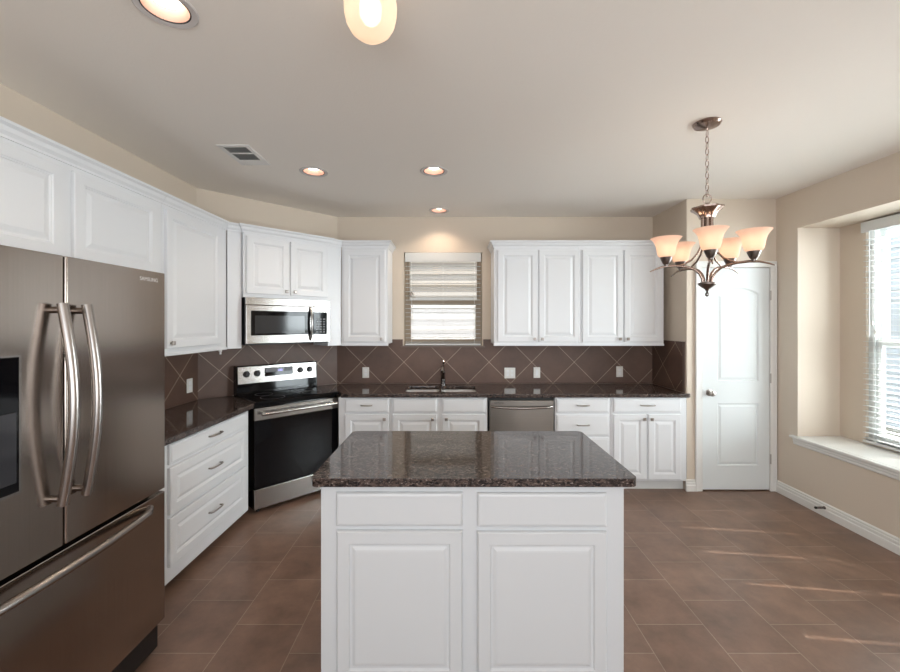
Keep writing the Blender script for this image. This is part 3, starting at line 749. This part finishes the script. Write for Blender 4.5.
# ------------------------------------------------------------------ dishwasher
dw = thing('dishwasher', (0.345, FY, 0), 0, 'stainless built-in dishwasher with a bowed bar handle', 'dishwasher')
DWW = 0.612
B(0.0, DWW, 0.03, 0.58, 0.10, 0.868).build('tub', 'black', dw)
pd = B(0.012, DWW-0.004, -0.014, 0.03, 0.10, 0.846).build('door', 'dw_steel', dw, bevel=0.004)
pts = [(0.028+(DWW-0.048)*k/12, -0.034-0.016*math.sin(PI*k/12), 0.788-0.008*math.sin(PI*k/12)) for k in range(13)]
pts[0] = (0.028, -0.012, 0.788); pts[-1] = (DWW-0.020, -0.012, 0.788)
MB().tube(pts, 0.0115, 10).build('handle', 'handle_steel', pd, smooth=True, angle=70)
text_mesh('logo', 'SAMSUNG', 0.020, 'logo_dark', pd, (0.102, -0.0146, 0.822), (PI/2, 0, 0))
B(0.01, DWW-0.01, 0.05, 0.55, 0.0, 0.10).build('toe_panel', 'black', dw)

# ------------------------------------------------------------------ outlets
def outlet(loc, rot, label, gang=1, kind='outlet'):
    o = thing('wall_'+kind if False else ('electrical_outlet' if kind == 'outlet' else 'light_switch'), loc, rot, label, kind, 'white plates on the backsplash')
    wd_ = 0.072 if gang == 1 else 0.118
    B(-wd_/2, wd_/2, -0.006, 0, -0.058, 0.058).build('plate', 'plate', o, bevel=0.003)
    for g in range(gang):
        cx = (g-(gang-1)/2)*0.046
        if kind == 'outlet':
            for zc in (-0.020, 0.020): B(cx-0.016, cx+0.016, -0.009, -0.005, zc-0.016, zc+0.016).build('socket', 'plastic_white', o, bevel=0.004)
        else:
            B(cx-0.016, cx+0.016, -0.010, -0.005, -0.033, 0.033).build('rocker', 'plastic_white', o, bevel=0.003)
    return o
OY = YB-0.012; UX = lambda u: (u-451)/405*OY; OZ = 1.555-48.5/405*OY
outlet((UX(365.8), OY, OZ), 0, 'single white outlet on the dark tile between the range and the sink')
outlet((UX(509.8), OY, OZ-0.005), 0, 'double white outlet plate on the backsplash nearest the sink window', 2)
outlet((UX(536.8), OY, OZ), 0, 'white switch plate beside the double outlet on the backsplash', 1, 'switch')
outlet((UX(619.5), OY, OZ+0.01), 0, 'single white outlet on the backsplash near the pantry end of the counter')
outlet((XL+0.012, 3.355, 1.045), PI/2, 'single white outlet on the tile between refrigerator and range')

# ------------------------------------------------------------------ ceiling vent
vt = thing('ceiling_vent', (-1.42, 2.79, CE), 0, 'grey metal air vent in the ceiling', 'vent')
mb = MB(); vx, vy, fw = 0.105, 0.165, 0.03
mb.box(-vx, -vx+fw, -vy, vy, -0.008, 0).box(vx-fw, vx, -vy, vy, -0.008, 0).box(-vx+fw, vx-fw, -vy, -vy+fw, -0.008, 0).box(-vx+fw, vx-fw, vy-0.085, vy, -0.008, 0)
mb.box(-vx+fw, vx-fw, -0.045, -0.030, -0.008, 0)
mb.build('frame', 'vent', vt, bevel=0.002)
B(-vx+fw, vx-fw, -vy+fw, vy-0.085, -0.002, 0).build('backing', 'vent_dark', vt)
mb = MB()
for k in range(14):
    y = -vy+fw+0.006+k*0.0145
    if y < vy-0.09: mb.rings([[(x, y, -0.007), (x, y+0.006, -0.003), (x, y+0.007, -0.004), (x, y+0.001, -0.008)] for x in (-vx+fw, vx-fw)])
mb.build('louvers', 'vent_dark', vt)

# ------------------------------------------------------------------ recessed lights
CL = ['recessed ceiling light cut off by the top edge of the photo',
      'recessed ceiling light nearest the ceiling air vent',
      'second recessed ceiling light from the air vent, level with the first',
      'recessed ceiling light closest to the wall above the sink window']
for i, (x, y) in enumerate(CANS):
    t = thing('recessed_light', (x, y, CE), 0, CL[i], 'ceiling light', 'recessed ceiling lights')
    MB().lathe([(CANR-0.004, 0.004), (CANR-0.002, -0.004), (CANR+0.018, -0.006), (CANR+0.022, -0.003), (CANR+0.022, -0.0005), (CANR, -0.0005)], (0, 0, 0), 40, caps=False).build('trim_ring', 'canring', t, smooth=True)
    MB().lathe([(CANR-0.002, -0.003), (CANR-0.007, -0.003), (CANR-0.007, 0.006), (CANR-0.002, 0.006)], (0, 0, 0), 40, caps=False).build('gasket', 'rubber', t)
    MB().lathe([(CANR-0.007, 0.0), (CANR-0.020, 0.055), (CANR-0.030, 0.10), (0.0, 0.105)], (0, 0, 0), 36, caps=False).build('reflector', 'can', t, smooth=True)
    MB().lathe([(0.050, 0.085), (0.050, 0.045), (0.042, 0.026), (0.022, 0.018), (0.0, 0.017)], (0, 0, 0), 28, caps=False).build('bulb', 'lamp', t, smooth=True)
    lamp('can_glow', 'SPOT', (0, 0, -0.008), 9, (1.0, 0.80, 0.62), t, spot_size=math.radians(125), spot_blend=0.6, shadow_soft_size=0.03)

# ------------------------------------------------------------------ ceiling jar light
jl = thing('ceiling_light', (-0.265, 1.335, CE), 0, 'frosted glass jar ceiling light, lit, at the top of the photo', 'ceiling light')
MB().lathe([(0.0, 0), (0.075, 0), (0.078, -0.012), (0.070, -0.035), (0.062, -0.040), (0.062, -0.060), (0.0, -0.060)], (0, 0, 0), 32).build('base', 'lampmetal', jl, smooth=True)
MB().lathe([(0.055, -0.050), (0.066, -0.060), (0.080, -0.085), (0.086, -0.115), (0.085, -0.145), (0.079, -0.172), (0.066, -0.196), (0.046, -0.213), (0.022, -0.222), (0.0, -0.224)], (0, 0, 0), 36, caps=False).build('glass_shade', 'jar', jl, smooth=True)
MB().lathe([(0.012, -0.06), (0.02, -0.08), (0.036, -0.12), (0.034, -0.15), (0.022, -0.17), (0.0, -0.178)], (0, 0, 0), 20).build('bulb', 'bulb', jl, smooth=True)
lamp('jar_glow', 'POINT', (0, 0, -0.10), 2.6, (1.0, 0.78, 0.58), jl, shadow_soft_size=0.03)

# ------------------------------------------------------------------ chandelier
CX, CY = 1.484, 2.347
ch = thing('chandelier', (CX, CY, 0), 0, 'five-arm metal chandelier with lit frosted bell shades', 'chandelier')
MB().lathe([(0.0, CE), (0.072, CE), (0.074, CE-0.006), (0.066, CE-0.018), (0.030, CE-0.030), (0.010, CE-0.034), (0.006, CE-0.045)], (0, 0, 0), 32).build('canopy', 'lampmetal', ch, smooth=True)
cm = MB(); z = CE-0.045; k = 0
while z > 2.320:
    pts = []
    for q in range(16):
        a = 2*PI*q/16; u_, v_ = 0.0085*math.cos(a), 0.021*math.sin(a)
        pts.append((u_, 0, z-0.018+v_) if k % 2 else (0, u_, z-0.018+v_))
    cm.tube(pts, 0.0023, 6, closed=True); z -= 0.0345; k += 1
cm.build('chain', 'lampmetal', ch, smooth=True)
MB().tube([(0.024*math.cos(2*PI*q/24), 0, 2.280+0.026*math.sin(2*PI*q/24)) for q in range(24)], 0.0032, 8, closed=True).build('hanging_loop', 'lampmetal', ch, smooth=True)
mb = MB(); rings = []
for r, zz in ((0.004, 2.258), (0.016, 2.250), (0.022, 2.238), (0.060, 2.233), (0.083, 2.229), (0.082, 2.220), (0.066, 2.208), (0.050, 2.194), (0.042, 2.178), (0.040, 2.166), (0.0, 2.164)):
    ring = []
    for q in range(48):
        a = 2*PI*q/48; rr = max(r, 1e-4)*(1+(0.05*math.cos(8*a) if 0.04 < r else 0))
        ring.append((rr*math.cos(a), rr*math.sin(a), zz))
    rings.append(ring)
mb.rings(rings); mb.build('crown_cup', 'lampmetal', ch, smooth=True)
mb = MB()
for q in range(6):
    a = 2*PI*q/6; mb.tube([(0.024*math.cos(a), 0.024*math.sin(a), 2.171), (0.024*math.cos(a), 0.024*math.sin(a), 2.05)], 0.0105, 10)
mb.tube([(0, 0, 2.171), (0, 0, 2.05)], 0.018, 12)
mb.build('column', 'lampmetal', ch, smooth=True)
MB().lathe([(0.0, 2.055), (0.038, 2.052), (0.038, 2.040), (0.020, 2.030), (0.0, 2.028)], (0, 0, 0), 24).build('collar', 'darkmetal', ch, smooth=True)
MB().lathe([(0.0, 1.800), (0.030, 1.798), (0.047, 1.792), (0.047, 1.784), (0.030, 1.770), (0.012, 1.756), (0.008, 1.748), (0.0, 1.747)], (0, 0, 0), 28).build('hub', 'darkmetal', ch, smooth=True)
MB().lathe([(0.0, 1.750), (0.008, 1.746), (0.004, 1.741), (0.012, 1.730), (0.012, 1.722), (0.0, 1.712)], (0, 0, 0), 16).build('finial', 'chrome', ch, smooth=True)
def arm_proto():
    pts = [(0.022, 0, 1.792), (0.026, 0, 1.820), (0.040, 0, 1.848), (0.066, 0, 1.872), (0.100, 0, 1.886), (0.145, 0, 1.894), (0.20, 0, 1.896), (0.245, 0, 1.890), (0.285, 0, 1.876), (0.310, 0, 1.864)]
    arm = MB()
    arm.tube(pts, [0.0075]*7+[0.006, 0.0045, 0.003], 10)
    arm.tube([(0.030, 0, 2.045), (0.034, 0, 2.005), (0.050, 0, 1.965), (0.082, 0, 1.928), (0.125, 0, 1.903), (0.155, 0, 1.894)], 0.0055, 8)
    a = arm.build('arm', 'lampmetal', ch, smooth=True, angle=70)
    R = 0.22
    MB().lathe([(0.0, 1.893), (0.010, 1.893), (0.012, 1.905), (0.020, 1.912), (0.024, 1.922), (0.030, 1.936), (0.034, 1.950), (0.0, 1.950)], (R, 0, 0), 20).build('socket', 'darkmetal', a, smooth=True)
    sh_ = MB().lathe([(0.020, 1.948), (0.040, 1.950), (0.050, 1.962), (0.056, 1.985), (0.060, 2.010), (0.068, 2.036), (0.082, 2.056), (0.094, 2.068), (0.091, 2.069), (0.079, 2.058), (0.065, 2.037), (0.057, 2.011), (0.053, 1.986), (0.047, 1.966), (0.020, 1.953)], (R, 0, 0), 32, caps=False)
    for v in sh_.bm.verts:
        v.co.x = R+(v.co.x-R)*0.89; v.co.y *= 0.89; v.co.z = 1.946+(v.co.z-1.948)*0.96
    sh_.build('shade', 'shade', a, smooth=True, angle=80)
    MB().lathe([(0.010, 1.950), (0.012, 1.970), (0.020, 1.990), (0.024, 2.005), (0.018, 2.022), (0.0, 2.030)], (R, 0, 0), 16).build('bulb', 'bulb', a, smooth=True)
    lamp('shade_glow', 'POINT', (R, 0, 2.014), 0.55, (1.0, 0.80, 0.60), a, shadow_soft_size=0.022)
    return a
a0 = arm_proto()
for k, phi in enumerate((-28, 44, 116, 188, 260)):
    ang = math.radians(phi)-PI/2            # phi measured from -Y towards +X
    a = a0 if k == 0 else dup(a0, parent=ch)
    a.rotation_euler = (0, 0, ang)
